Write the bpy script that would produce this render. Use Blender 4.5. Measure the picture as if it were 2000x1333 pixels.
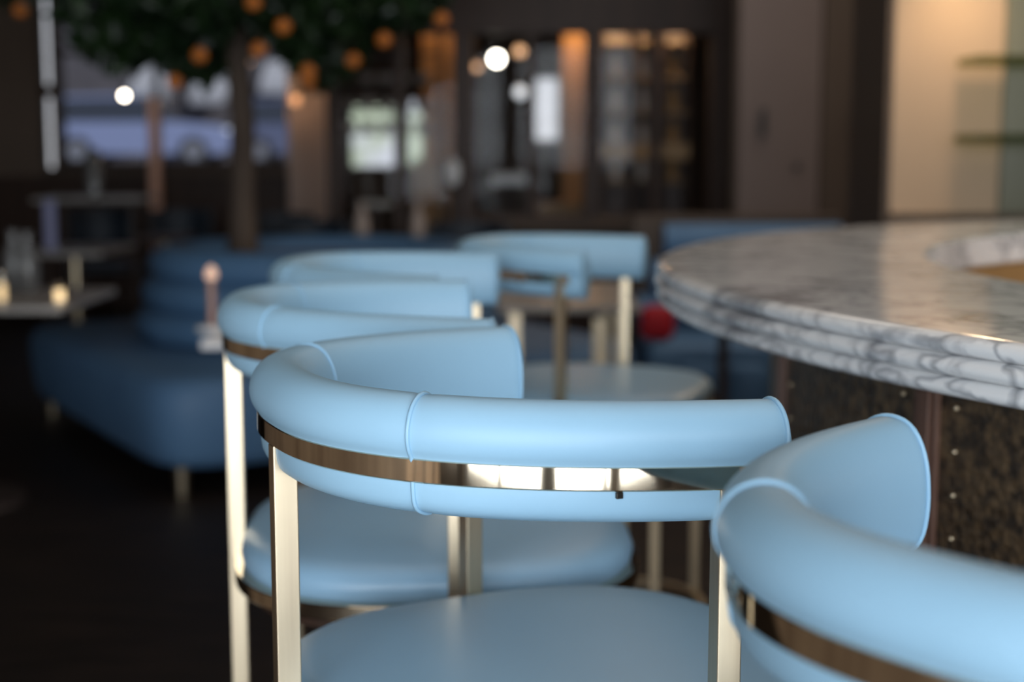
import bpy, math, random
from mathutils import Vector, Matrix
random.seed(7)
D = bpy.data
for o in list(D.objects): D.objects.remove(o)
sc = bpy.context.scene
C = sc.collection
PI = math.pi

# ------------------------------------------------------------------ camera, world, big lights, exposure
EYE, PITCH, FPX = 1.26, 0.1303, 2818.5
cam = D.cameras.new('camera'); cam_o = D.objects.new('camera', cam); C.objects.link(cam_o)
cam.sensor_width = 36.0; cam.lens = FPX / 2000 * 36; cam.clip_start = 0.02; cam.clip_end = 200
cam_o.location = (0, 0, EYE); cam_o.rotation_euler = (PI / 2 - PITCH, 0, 0)
cam.dof.use_dof = True; cam.dof.focus_distance = 1.10; cam.dof.aperture_fstop = 3.4; cam.dof.aperture_blades = 0
sc.camera = cam_o

sc.view_settings.view_transform = 'Standard'; sc.view_settings.look = 'None'
sc.view_settings.gamma = 1; sc.view_settings.use_curve_mapping = False
sc.view_settings.exposure = 0.0

w = D.worlds.new('world'); sc.world = w; w.use_nodes = True
w.node_tree.nodes['Background'].inputs[0].default_value = (0.62, 0.74, 1.0, 1)
w.node_tree.nodes['Background'].inputs[1].default_value = 0.62

def light(name, kind, loc, energy, color, rot=(0, 0, 0), **kw):
    l = D.lights.new(name, kind); l.energy = energy; l.color = color
    for k, v in kw.items(): setattr(l, k, v)
    o = D.objects.new(name, l); C.objects.link(o); o.location = loc; o.rotation_euler = rot
    return o
light('sun', 'SUN', (8, 4, 12), 4.0, (1.0, 0.95, 0.88), (math.radians(50), 0, math.radians(50)), angle=0.03)
# daylight standing in the three tall windows behind the camera
light('front_window_daylight', 'AREA', (0.9, -2.95, 1.42), 420, (0.90, 0.955, 1.0), (PI / 2, 0, 0), shape='RECTANGLE', size=5.4, size_y=2.7)

light('added_side_fill', 'AREA', (-2.72, -2.95, 1.42), 34, (1.0, 0.94, 0.86), (PI / 2, 0, 0), shape='RECTANGLE', size=1.6, size_y=2.7)  # weak fill added from the side for stool legs and marble edge
# soft warm ceiling fills added over the bar stools and over the back of the room
light('bar_ceiling_fill', 'AREA', (0.6, 2.2, 3.22), 26, (1.0, 0.88, 0.76), (0, 0, 0), shape='RECTANGLE', size=3.2, size_y=3.2)
light('back_ceiling_fill', 'AREA', (1.9, 6.0, 3.22), 36, (1.0, 0.86, 0.74), (0, 0, 0), shape='RECTANGLE', size=3.0, size_y=2.4)

# ------------------------------------------------------------------ helpers
def at(px, py, Y):
    """the point of the place seen at a pixel of the photograph, at distance Y into the room"""
    u = -(py - 666.5) / FPX; v = (px - 1000) / FPX; c, s = math.cos(PITCH), math.sin(PITCH)
    k = Y / (c + u * s)
    return Vector((v * k, Y, EYE + (-s + u * c) * k))

class MB:
    def __init__(self): self.v = []; self.f = []
    def add(self, vs, fs):
        n = len(self.v); self.v += [tuple(p) for p in vs]; self.f += [tuple(i + n for i in f) for f in fs]
        return self
    def box(self, x0, x1, y0, y1, z0, z1, M=None):
        vs = [Vector((x, y, z)) for z in (z0, z1) for y in (y0, y1) for x in (x0, x1)]
        if M is not None: vs = [M @ p for p in vs]
        return self.add(vs, [(0, 2, 3, 1), (4, 5, 7, 6), (0, 1, 5, 4), (2, 6, 7, 3), (0, 4, 6, 2), (1, 3, 7, 5)])
    def loft(self, rings, closed_ring=True, cap=True, closed_path=False):
        n = len(rings[0]); vs = [p for r in rings for p in r]; fs = []
        m = len(rings)
        for i in range(m if closed_path else m - 1):
            a, b = i * n, ((i + 1) % m) * n
            for j in range(n if closed_ring else n - 1):
                k = (j + 1) % n; fs.append((a + j, a + k, b + k, b + j))
        if cap and not closed_path:
            fs.append(tuple(range(n - 1, -1, -1))); fs.append(tuple((m - 1) * n + j for j in range(n)))
        return self.add(vs, fs)
    def lathe(self, prof, seg=32, c=(0, 0), z0=0, cap=True):
        rings = [[(c[0] + r * math.cos(2 * PI * j / seg), c[1] + r * math.sin(2 * PI * j / seg), z0 + z) for j in range(seg)] for r, z in prof]
        return self.loft(rings, cap=cap)
    def tube(self, pts, r, seg=10, closed=False, side=None):
        pts = [Vector(p) for p in pts]; rings = []; m = len(pts)
        for i, p in enumerate(pts):
            a = pts[(i - 1) % m] if (closed or i) else p; b = pts[(i + 1) % m] if (closed or i < m - 1) else p
            t = (b - a).normalized(); up = side if side is not None else (Vector((0, 0, 1)) if abs(t.z) < 0.9 else Vector((1, 0, 0)))
            s = t.cross(up).normalized(); q = s.cross(t)
            rr = r[i] if isinstance(r, (list, tuple)) else r
            rings.append([p + s * rr * math.cos(2 * PI * j / seg) + q * rr * math.sin(2 * PI * j / seg) for j in range(seg)])
        return self.loft(rings, closed_path=closed)
    def sphere(self, c, r, u=16, v=10, sz=1.0):
        rings = []
        for i in range(1, v):
            a = PI * i / v
            rings.append([(c[0] + r * math.sin(a) * math.cos(2 * PI * j / u), c[1] + r * math.sin(a) * math.sin(2 * PI * j / u), c[2] - r * sz * math.cos(a)) for j in range(u)])
        return self.loft(rings)
    def build(self, name, mat, parent=None, smooth=None, bevel=0, loc=None):
        me = D.meshes.new(name); me.from_pydata(self.v, [], self.f); me.update()
        me.materials.append(mat)
        if smooth:
            me.polygons.foreach_set('use_smooth', [True] * len(me.polygons)); me.set_sharp_from_angle(angle=math.radians(smooth))
        o = D.objects.new(name, me); C.objects.link(o)
        if parent: o.parent = parent
        if loc: o.location = loc
        if bevel:
            b = o.modifiers.new('bevel', 'BEVEL'); b.width = bevel; b.segments = 3; b.limit_method = 'ANGLE'
        return o

def tag(o, label, cat, group=None, kind=None):
    o['label'] = label; o['category'] = cat
    if group: o['group'] = group
    if kind: o['kind'] = kind
    return o
def thing(name, label, cat, loc=(0, 0, 0), rz=0, group=None):
    o = D.objects.new(name, None); C.objects.link(o); o.location = loc; o.rotation_euler = (0, 0, rz); o.empty_display_size = 0.1
    return tag(o, label, cat, group)
def struct(name, mb, mat, **k):
    o = mb.build(name, mat, **k); o['kind'] = 'structure'; return o
def copy_tree(o, label=None, loc=None, rz=None):
    kids = [c for c in D.objects if c.parent == o]
    c = o.copy(); C.objects.link(c)
    if label: c['label'] = label
    if loc is not None: c.location = loc
    if rz is not None: c.rotation_euler = (0, 0, rz)
    for k in kids:
        q = copy_tree(k); q.parent = c
    return c

# ------------------------------------------------------------------ materials
def mat(name, col, rough=0.5, metal=0.0, spec=0.5, emit=None, estr=0, coat=0, **k):
    m = D.materials.new(name); m.use_nodes = True; b = m.node_tree.nodes['Principled BSDF']
    b.inputs['Base Color'].default_value = (*col, 1); b.inputs['Roughness'].default_value = rough
    b.inputs['Metallic'].default_value = metal; b.inputs['Specular IOR Level'].default_value = spec
    if coat: b.inputs['Coat Weight'].default_value = coat; b.inputs['Coat Roughness'].default_value = 0.05
    if emit: b.inputs['Emission Color'].default_value = (*emit, 1); b.inputs['Emission Strength'].default_value = estr
    if 'trans' in k: b.inputs['Transmission Weight'].default_value = k['trans']; b.inputs['IOR'].default_value = k.get('ior', 1.45)
    return m
def N(m, t, **kw):
    n = m.node_tree.nodes.new(t)
    for k, v in kw.items():
        if k in n.inputs: n.inputs[k].default_value = v
        else: setattr(n, k, v)
    return n
def L(m, a, b): m.node_tree.links.new(a, b)
def ramp(m, src, stops):
    r = N(m, 'ShaderNodeValToRGB'); e = r.color_ramp.elements
    while len(e) < len(stops): e.new(0.5)
    for x, (p, c) in zip(e, stops): x.position = p; x.color = (*c, 1) if len(c) == 3 else c
    L(m, src, r.inputs[0]); return r
def coords(m, scale=(1, 1, 1)):
    t = N(m, 'ShaderNodeTexCoord'); mp = N(m, 'ShaderNodeMapping'); mp.inputs['Scale'].default_value = scale
    L(m, t.outputs['Object'], mp.inputs[0]); return mp.outputs[0]
def noise_mat(name, c0, c1, scale, rough=0.5, metal=0, bump=0.0, stretch=(1, 1, 1), detail=4, lo=0.35, hi=0.65, spec=0.5, rvar=0, bscale=None, dist=0.002):
    m = mat(name, c0, rough, metal, spec); b = m.node_tree.nodes['Principled BSDF']; co = coords(m, stretch)
    n = N(m, 'ShaderNodeTexNoise', Scale=scale, Detail=detail); L(m, co, n.inputs['Vector'])
    r = ramp(m, n.outputs['Fac'], [(lo, c0), (hi, c1)]); L(m, r.outputs[0], b.inputs['Base Color'])
    if rvar:
        mr = N(m, 'ShaderNodeMapRange'); mr.inputs[3].default_value = rough - rvar; mr.inputs[4].default_value = rough + rvar
        L(m, n.outputs['Fac'], mr.inputs[0]); L(m, mr.outputs[0], b.inputs['Roughness'])
    if bump:
        n2 = N(m, 'ShaderNodeTexNoise', Scale=bscale or scale, Detail=3.0); L(m, co, n2.inputs['Vector'])
        bp = N(m, 'ShaderNodeBump', Strength=bump, Distance=dist); L(m, n2.outputs['Fac'], bp.inputs['Height']); L(m, bp.outputs[0], b.inputs['Normal'])
    return m

LEATHER = noise_mat('sky_blue_leather', (0.30, 0.51, 0.685), (0.32, 0.535, 0.705), 3.0, 0.44, 0, 0.08, bscale=420, dist=0.0006, spec=0.42)
SEATL = noise_mat('sky_blue_seat_leather', (0.275, 0.47, 0.66), (0.295, 0.50, 0.69), 3.0, 0.38, 0, 0.08, bscale=420, dist=0.0006, spec=0.6)
PIPE = mat('pale_blue_piping', (0.305, 0.525, 0.71), 0.4)
BRASS = noise_mat('brushed_champagne_brass', (0.62, 0.51, 0.36), (0.72, 0.61, 0.44), 60, 0.34, 1.0, 0.05, stretch=(1, 1, 0.05), bscale=500, dist=0.0003, rvar=0.06)
POLISH = noise_mat('polished_champagne_brass', (0.62, 0.53, 0.40), (0.70, 0.61, 0.47), 30, 0.06, 1.0, 0.08, bscale=9, dist=0.002)
DARKM = mat('dark_screw_metal', (0.08, 0.07, 0.06), 0.35, 1.0)
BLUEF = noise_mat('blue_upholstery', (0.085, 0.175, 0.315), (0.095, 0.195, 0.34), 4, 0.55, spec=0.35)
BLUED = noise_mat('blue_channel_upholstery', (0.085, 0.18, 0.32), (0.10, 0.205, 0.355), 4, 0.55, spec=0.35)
FLOOR = noise_mat('dark_plank_floor', (0.010, 0.0075, 0.0065), (0.022, 0.015, 0.012), 3, 0.55, 0, 0.1, stretch=(1, 6, 1), spec=0.25)
CEIL = noise_mat('brown_ceiling_paint', (0.035, 0.028, 0.022), (0.042, 0.033, 0.026), 2, 0.8, spec=0.2)
WALLD = noise_mat('dark_brown_wall', (0.13, 0.098, 0.076), (0.155, 0.115, 0.09), 1.5, 0.8, spec=0.2)
WOODD = noise_mat('dark_brown_wood', (0.034, 0.018, 0.012), (0.050, 0.027, 0.018), 12, 0.5, stretch=(1, 1, 0.08), spec=0.3)
WALNUT = noise_mat('reddish_walnut', (0.085, 0.042, 0.030), (0.15, 0.082, 0.058), 45, 0.42, 0, 0.1, stretch=(1, 1, 0.05), spec=0.4)
REFLP = noise_mat('tan_reflection_panel', (0.20, 0.14, 0.10), (0.34, 0.25, 0.18), 2.5, 0.5, stretch=(1, 1, 0.3))
BEIGE = noise_mat('warm_beige_plaster', (0.40, 0.295, 0.205), (0.43, 0.315, 0.22), 2.2, 0.75, spec=0.2)
OLIVE = noise_mat('olive_tinted_panel', (0.115, 0.115, 0.072), (0.13, 0.128, 0.082), 2, 0.35)
MAUVE = noise_mat('mauve_brown_panel', (0.155, 0.122, 0.112), (0.17, 0.134, 0.122), 2, 0.6, spec=0.3)
UMBER = noise_mat('umber_panel', (0.075, 0.054, 0.040), (0.085, 0.062, 0.047), 2, 0.6, spec=0.3)
BLACK = mat('black_metal', (0.008, 0.008, 0.008), 0.4)
SOIL = noise_mat('reddish_brown_soil', (0.05, 0.028, 0.022), (0.11, 0.06, 0.045), 30, 0.9)
BARK = noise_mat('brown_bark', (0.055, 0.038, 0.028), (0.10, 0.07, 0.05), 14, 0.85, 0, 0.4, stretch=(1, 1, 0.2), dist=0.02)
ORANGE = noise_mat('orange_peel', (0.42, 0.12, 0.012), (0.5, 0.15, 0.02), 5, 0.45)
STONE = noise_mat('grey_stone_tabletop', (0.22, 0.205, 0.19), (0.34, 0.32, 0.30), 4, 0.35)
WHITE = mat('white_glazed', (0.75, 0.77, 0.78), 0.35)
GOLDW = noise_mat('golden_oak', (0.30, 0.18, 0.07), (0.36, 0.22, 0.09), 8, 0.5)
WARMW = noise_mat('amber_lacquered_wall', (0.36, 0.19, 0.075), (0.42, 0.23, 0.09), 2, 0.6)
RED = mat('crimson_fabric', (0.45, 0.008, 0.02), 0.7)
TAN = mat('copper_tan_post', (0.80, 0.47, 0.34), 0.5)
PIER = noise_mat('pinkish_beige_plaster', (0.46, 0.37, 0.33), (0.50, 0.41, 0.36), 2, 0.8)
ASPH = noise_mat('pale_asphalt', (0.16, 0.16, 0.18), (0.22, 0.22, 0.24), 3, 0.9)
CARB = mat('silver_blue_car_paint', (0.22, 0.26, 0.42), 0.25, 0.3, coat=0.6)
CARD = mat('slate_blue_car_paint', (0.10, 0.115, 0.19), 0.25, 0.3, coat=0.6)
TYRE = mat('black_rubber', (0.02, 0.02, 0.022), 0.8)
ALLOY = mat('wheel_alloy', (0.35, 0.35, 0.37), 0.35, 0.8)
CGLASS = mat('dark_car_glass', (0.02, 0.024, 0.035), 0.08, coat=0.5)
FACADE = noise_mat('dusky_facade', (0.05, 0.047, 0.055), (0.075, 0.07, 0.08), 1.2, 0.85)
AWN = mat('pale_awning_canvas', (0.26, 0.27, 0.30), 0.8)
PALEW = noise_mat('pale_green_render', (0.62, 0.70, 0.50), (0.86, 0.88, 0.92), 1.4, 0.8, lo=0.42, hi=0.58)
SUNW = mat('sunlit_white_render', (0.9, 0.9, 0.9), 0.8)
BULB = mat('glowing_bulb', (1, 0.9, 0.75), 0.4, emit=(1.0, 0.90, 0.74), estr=22)
BULBW = mat('amber_glowing_bulb', (1, 0.7, 0.4), 0.4, emit=(1.0, 0.55, 0.28), estr=1.6)
BULBC = mat('cool_glowing_bulb', (1, 1, 1), 0.4, emit=(0.9, 0.95, 1.0), estr=1.1)

def glass_mat(name, tint, rough=0.0, alpha=0.12):
    m = D.materials.new(name); m.use_nodes = True; nt = m.node_tree; nt.nodes.clear()
    o = N(m, 'ShaderNodeOutputMaterial'); t = N(m, 'ShaderNodeBsdfTransparent'); g = N(m, 'ShaderNodeBsdfGlossy'); mx = N(m, 'ShaderNodeMixShader')
    t.inputs[0].default_value = (*tint, 1); g.inputs['Roughness'].default_value = rough; mx.inputs[0].default_value = alpha
    L(m, t.outputs[0], mx.inputs[1]); L(m, g.outputs[0], mx.inputs[2]); L(m, mx.outputs[0], o.inputs[0]); return m
PANE = glass_mat('clear_window_glass', (0.95, 0.96, 0.97), 0.0, 0.005)
GSHELF = glass_mat('green_edged_glass', (0.62, 0.66, 0.52), 0.05, 0.10)

def marble(name, rough):
    m = mat(name, (0.8, 0.8, 0.8), rough, 0, 0.5); b = m.node_tree.nodes['Principled BSDF']; co = coords(m)
    wn = N(m, 'ShaderNodeTexNoise', Scale=5.0, Detail=4.0); L(m, co, wn.inputs['Vector'])
    add = N(m, 'ShaderNodeMixRGB', blend_type='LINEAR_LIGHT'); add.inputs[0].default_value = 0.16; L(m, co, add.inputs[1]); L(m, wn.outputs['Color'], add.inputs[2])
    # soft grey patches
    n1 = N(m, 'ShaderNodeTexNoise', Scale=9.0, Detail=5.0, Roughness=0.62); L(m, add.outputs[0], n1.inputs['Vector'])
    r1 = ramp(m, n1.outputs['Fac'], [(0.50, (0.84, 0.845, 0.85)), (0.56, (0.68, 0.685, 0.70)), (0.64, (0.42, 0.425, 0.44)), (0.76, (0.29, 0.29, 0.305))])
    # thin veins along cell borders
    v = N(m, 'ShaderNodeTexVoronoi', feature='DISTANCE_TO_EDGE', Scale=9.0); L(m, add.outputs[0], v.inputs['Vector'])
    r2 = ramp(m, v.outputs['Distance'], [(0.0, (0.50, 0.51, 0.53)), (0.035, (0.70, 0.71, 0.73)), (0.07, (1, 1, 1))])
    n3 = N(m, 'ShaderNodeTexNoise', Scale=4.0, Detail=2.0); L(m, co, n3.inputs['Vector'])
    r3 = ramp(m, n3.outputs['Fac'], [(0.40, (0.15, 0.15, 0.15)), (0.56, (1, 1, 1))])
    mx = N(m, 'ShaderNodeMixRGB', blend_type='MULTIPLY'); L(m, r3.outputs[0], mx.inputs[0]); L(m, r1.outputs[0], mx.inputs[1]); L(m, r2.outputs[0], mx.inputs[2])
    L(m, mx.outputs[0], b.inputs['Base Color']); return m
MARBLE = marble('white_marble_with_grey_veins', 0.13)

def hammered():
    m = mat('hammered_bronze', (0.06, 0.04, 0.026), 0.42, 0.55); b = m.node_tree.nodes['Principled BSDF']; co = coords(m)
    v = N(m, 'ShaderNodeTexVoronoi', Scale=75.0); L(m, co, v.inputs['Vector'])
    n = N(m, 'ShaderNodeTexNoise', Scale=60.0, Detail=5.0); L(m, co, n.inputs['Vector'])
    r = ramp(m, n.outputs['Fac'], [(0.38, (0.055, 0.040, 0.030)), (0.62, (0.19, 0.125, 0.07))]); L(m, r.outputs[0], b.inputs['Base Color'])
    bp = N(m, 'ShaderNodeBump', Strength=0.9, Distance=0.004); L(m, v.outputs['Distance'], bp.inputs['Height']); L(m, bp.outputs[0], b.inputs['Normal']); return m
HAMMER = hammered()
def leaf_mat():
    m = mat('dark_glossy_leaf', (0.02, 0.05, 0.015), 0.4); b = m.node_tree.nodes['Principled BSDF']
    n = N(m, 'ShaderNodeTexNoise', Scale=3.0); L(m, coords(m), n.inputs['Vector'])
    r = ramp(m, n.outputs['Fac'], [(0.4, (0.006, 0.017, 0.005)), (0.65, (0.02, 0.045, 0.012))]); L(m, r.outputs[0], b.inputs['Base Color']); return m
LEAF = leaf_mat()

# ------------------------------------------------------------------ the room
RX0, RX1, RY0, RY1, RH = -5.2, 4.6, -2.7, 12.0, 3.3
struct('floor', MB().box(RX0, RX1, RY0, 14.2, -0.1, 0), FLOOR)
struct('ceiling', MB().box(RX0, RX1, RY0, 14.2, RH, RH + 0.1), CEIL)
struct('wall_left', MB().box(RX0 - 0.15, RX0, RY0, 14.2, 0, RH), WALLD)
struct('wall_right', MB().box(RX1, RX1 + 0.15, RY0, 14.2, 0, RH), WALLD)
# wall behind the camera with three tall windows and an added one for the side fill
fw = MB(); wx = [(-3.5, -1.95), (-1.8, -0.1), (0.05, 1.75), (1.9, 3.6)]
fw.box(RX0, wx[0][0], -2.8, -2.6, 0, RH); fw.box(wx[3][1], RX1, -2.8, -2.6, 0, RH)
fw.box(wx[0][1], wx[1][0], -2.8, -2.6, 0, RH); fw.box(wx[1][1], wx[2][0], -2.8, -2.6, 0, RH); fw.box(wx[2][1], wx[3][0], -2.8, -2.6, 0, RH)
for a, b in wx: fw.box(a, b, -2.8, -2.6, 0, 0.08); fw.box(a, b, -2.8, -2.6, 2.78, RH)
struct('wall_front', fw, WALLD)
for i, (a, b) in enumerate(wx):
    g = MB()
    g.box(a, a + 0.05, -2.76, -2.66, 0.08, 2.78); g.box(b - 0.05, b, -2.76, -2.66, 0.08, 2.78)
    g.box(a, b, -2.76, -2.66, 0.08, 0.14); g.box(a, b, -2.76, -2.66, 2.72, 2.78)
    g.box((a + b) / 2 - 0.02, (a + b) / 2 + 0.02, -2.75, -2.67, 0.08, 2.78)
    for z in (0.62, 1.16, 1.70, 2.24): g.box(a, b, -2.75, -2.67, z - 0.015, z + 0.015)
    struct('window_%d' % (i + 1), g, WOODD)

struct('added_reflection_panel', MB().box(-2.5, -2.3, -2.3, 4.3, 0, 1.25), REFLP, bevel=0.01)  # unseen panel added so the brass rails have brown to reflect

# far wall on the street side
YW = 12.0
def X(px, Y): return at(px, 300, Y).x
def Z(py, Y): return at(1000, py, Y).z
s0, s1 = X(82, YW), X(104, YW); w0, w1 = X(112, YW), X(566, YW)
sill = Z(328, YW)
fwall = MB()
fwall.box(RX0, s0, YW, YW + 0.2, 0, RH); fwall.box(s1, w0, YW, YW + 0.2, 0, RH)
fwall.box(s0, s1, YW, YW + 0.2, 0, sill); fwall.box(s0, s1, YW, YW + 0.2, 2.75, RH)
fwall.box(w0, w1, YW, YW + 0.2, 0, sill); fwall.box(w0, w1, YW, YW + 0.2, 2.75, RH)
struct('wall_street', fwall, WALLD)
struct('baseboard_street', MB().box(w0 - 0.6, w1, YW - 0.04, YW - 0.002, 0, sill - 0.065), WOODD)
struct('trim_1', MB().box(w0 - 0.05, w1, YW - 0.16, YW + 0.02, sill - 0.06, sill), UMBER, bevel=0.005)
g = MB()
for px in (112, 300, 470): x = X(px, YW); g.box(x, x + 0.045, YW + 0.04, YW + 0.12, sill, 2.75)
g.box(w0, w1, YW + 0.04, YW + 0.12, 2.05, 2.09); g.box(w0, w1, YW + 0.04, YW + 0.12, sill, sill + 0.05)
wf = struct('window_5', g, WOODD)
pg = MB().box(w0, w1, YW + 0.07, YW + 0.08, sill, 2.75).build('window_pane', PANE, wf)
wf5 = struct('window_6', MB().box(s0, s0 + 0.012, YW + 0.05, YW + 0.12, sill, 2.75).box(s0, s1, YW + 0.05, YW + 0.12, Z(190, YW), Z(165, YW)), WOODD)
MB().box(s0 + 0.012, s1, YW + 0.08, YW + 0.09, sill, 2.75).build('window_pane', PANE, wf5)
p0, p1 = X(566, 11.8), X(640, 11.8)
struct('pillar', MB().box(p0, p1 + 0.02, 11.7, 12.2, 0, RH), PIER, bevel=0.01)

# second room behind the glazed screen: back wall with small openings
YB = 13.4
holes = [(X(664, YB), X(776, YB), Z(332, YB), Z(200, YB)), (X(790, YB), X(846, YB), Z(330, YB), Z(188, YB)), (X(1040, YB), X(1096, YB), Z(280, YB), Z(146, YB))]
bw = MB(); x = p1
for (a, b, z0, z1) in holes:
    bw.box(x, a, YB, YB + 0.2, 0, RH); bw.box(a, b, YB, YB + 0.2, 0, z0); bw.box(a, b, YB, YB + 0.2, z1, RH); x = b
bw.box(x, RX1, YB, YB + 0.2, 0, RH)
struct('wall_back', bw, WALLD)
struct('wall_side', MB().box(p1 - 0.1, p1, 12.2, YB + 0.2, 0, RH), WALLD)
for i, (a, b, z0, z1) in enumerate(holes):
    g = MB().box(a, b, YB + 0.02, YB + 0.08, z0, z0 + 0.03).box(a, b, YB + 0.02, YB + 0.08, z1 - 0.03, z1).box(a, a + 0.03, YB + 0.02, YB + 0.08, z0, z1).box(b - 0.03, b, YB + 0.02, YB + 0.08, z0, z1)
    wo = struct('window_%d' % (i + 7), g, WOODD); MB().box(a, b, YB + 0.04, YB + 0.045, z0, z1).build('window_pane', PANE, wo)

# ------------------------------------------------------------------ street outside
struct('street', MB().box(-30, 20, 14.5, 70, 0.7, 0.92), ASPH)
fc = MB().box(-30, 20, 46, 47, 0.9, 14)
struct('exterior_facade', fc, FACADE)
def awning(px, py, wpx, label):
    p = at(px, py, 44.5); wd = wpx / FPX * 44.5 / 2
    t = thing('awning', label, 'awning', (p.x, 46.0, p.z - 0.4))
    m = MB(); m.add([(-wd, -1.4, 0), (wd, -1.4, 0), (wd, 0, 0.8), (-wd, 0, 0.8), (-wd, -1.4, -0.25), (wd, -1.4, -0.25), (wd, 0, 0.74), (-wd, 0, 0.74)],
          [(0, 1, 2, 3), (0, 4, 5, 1), (7, 6, 5, 4), (3, 2, 6, 7), (0, 3, 7, 4), (1, 5, 6, 2)]); m.build('canvas', AWN, t)
    for sx_ in (-wd + .03, wd - .03): MB().tube([(sx_, -1.38, -0.2), (sx_, -0.01, -0.2)], 0.02).build('arm', BLACK, t)
awning(286, 148, 74, 'pale canvas awning across the street, left one above the silver blue car')
awning(402, 160, 66, 'pale canvas awning across the street, just left of the orange tree trunk')
awning(535, 140, 60, 'pale canvas awning across the street, right of the orange tree trunk')

def car(xc, y, label, paint, flip=1, name='car'):
    t = thing(name, label, 'car', (xc, y, 0.92), 0)
    prof = [(-2.25, .35), (-2.3, .75), (-2.2, 1.0), (-1.9, 1.08), (1.0, 1.08), (2.0, 0.98), (2.28, .8), (2.3, .4), (2.1, .3), (-2.1, .3)]
    m = MB()
    def ext(pr, hw):
        rings = []
        for yy, k in ((-hw, .94), (-hw + .08, 1), (hw - .08, 1), (hw, .94)): rings.append([(flip * x * (1 if k == 1 else .985), yy, .3 + (z - .3) * k) for x, z in pr])
        return rings
    m.loft(ext(prof, .92)); m.build('body', paint, t, smooth=35)
    cab = [(-2.1, 1.06), (-1.75, 1.66), (0.1, 1.70), (0.85, 1.09)]
    MB().loft([[(flip * x, yy, z) for x, z in cab] for yy in (-.78, .78)]).build('windows', CGLASS, t)
    MB().loft([[(flip * x, yy, z) for x, z in [(-1.8, 1.62), (-1.7, 1.70), (0.0, 1.73), (.15, 1.66)]] for yy in (-.80, .80)]).build('roof', paint, t)
    for x in (-1.45, 1.4):
        for yy in (-.86, .86):
            wv = MB(); wv.loft([[(flip * x + .36 * math.cos(a * PI / 12), yy + d, .36 + .36 * math.sin(a * PI / 12)) for a in range(24)] for d in (-.12, .12)]); wl = wv.build('wheel', TYRE, t)
            MB().loft([[(flip * x + .2 * math.cos(a * PI / 12), yy + d, .36 + .2 * math.sin(a * PI / 12)) for a in range(24)] for d in (-.14, .14)]).build('hub', ALLOY, wl)
    for s in (-1, 1):
        MB().box(flip * 2.18 - .05, flip * 2.18 + .08, s * .62 - .16, s * .62 + .16, .78, .92).build('headlight', WHITE, t)
    return t
car(X(285, 36.5), 36.5, 'silver blue estate car parked across the street, seen left of the tree trunk', CARB)
car(X(625, 38.5), 38.5, 'dark slate blue car parked across the street, right of the tree trunk', CARD)
tag(MB().box(X(655, 19), X(790, 19), 19, 19.3, 0.92, 2.4).build('garden_wall', PALEW), 'pale green and white wall glowing outside the leftmost small window', 'wall')
tag(MB().box(X(795, 21), X(880, 21), 21, 21.3, 0.92, 2.9).build('garden_wall', PALEW), 'pale green wall outside the second small window from the left', 'wall')
tag(MB().box(X(1020, 18), X(1120, 18), 18, 18.3, 0.92, 3.4).build('garden_wall', SUNW), 'white wall outside the small window in the amber alcove', 'wall')
tag(MB().box(X(66, 18), X(111, 18), 18, 18.3, 0.92, 5.2).build('street_pillar', SUNW), 'bright white pillar outside the narrow window slit by the left wall', 'pillar')

# ------------------------------------------------------------------ window side interior
px0 = at(305, 320, 11.75); tp = thing('copper_post', 'slim copper coloured post standing in front of the street window', 'post', (px0.x, 11.72, 0))
MB().box(-0.04, 0.04, -0.04, 0.04, 0, Z(190, 11.72)).build('shaft', TAN, tp, bevel=0.006)
MB().box(-0.09, 0.09, -0.09, 0.09, 0, 0.02).build('base', TAN, tp)
PIERL = mat('amber_frosted_shade', (0.8, 0.5, 0.3), 0.5, emit=(1, 0.55, 0.3), estr=0.5)
def wall_lamp(px, py, Y, label, e):
    p = at(px, py, Y); t = thing('wall_lamp', label, 'lamp', p)
    MB().lathe([(0.03, -0.05), (0.045, 0), (0.03, 0.05)], 16).build('lamp_shade', PIERL, t, smooth=60)
    MB().box(-0.02, 0.02, 0.0, 0.06, -0.02, 0.02).build('bracket', BRASS, t)
    l = light('wall_lamp_glow', 'POINT', (p.x, p.y - 0.12, p.z), e, (1, 0.6, 0.33), shadow_soft_size=0.05); 
    l.parent = t; l.location = (0, -0.16, 0)
wall_lamp(577, 192, 11.62, 'small amber lamp on the pinkish beige pillar beside the street window', 1.1)

def pendant(px, py, Y, r, m, label, group=None):
    p = at(px, py, Y); t = thing('pendant_lamp', label, 'lamp', p, group=group)
    MB().sphere((0, 0, 0), r).build('globe', m, t, smooth=80)
    MB().tube([(0, 0, r), (0, 0, RH - p.z)], 0.004, 6).build('cord', BLACK, t)
    MB().lathe([(0.0, -0.03), (0.04, -0.03), (0.04, 0), (0.0, 0)], 12, z0=RH - p.z).build('ceiling_rose', BLACK, t)
pendant(243, 187, 11.4, 0.02, BULB, 'small glowing globe standing in for the sun glint on the silver blue car roof')  # glowing globe added in place of a sun glint on the car roof
pendant(970, 115, 10.2, 0.038, BULB, 'brightest white globe lamp hanging behind the glazed screen')
pendant(1015, 100, 10.6, 0.035, BULBW, 'amber globe lamp just right of the brightest white globe')
pendant(932, 131, 11.4, 0.028, BULBW, 'dim amber globe lamp to the left below the brightest globe')
pendant(1016, 180, 10.4, 0.04, BULBC, 'cool white globe lamp below the amber one, beside the screen post')
pendant(484, 118, 10.5, 0.028, BULBW, 'faint amber globe lamp glimpsed under the orange tree crown at the trunk')
pendant(236, 124, 11.2, 0.026, BULBW, 'faint amber globe lamp high in the street window, left of the tree')

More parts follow.
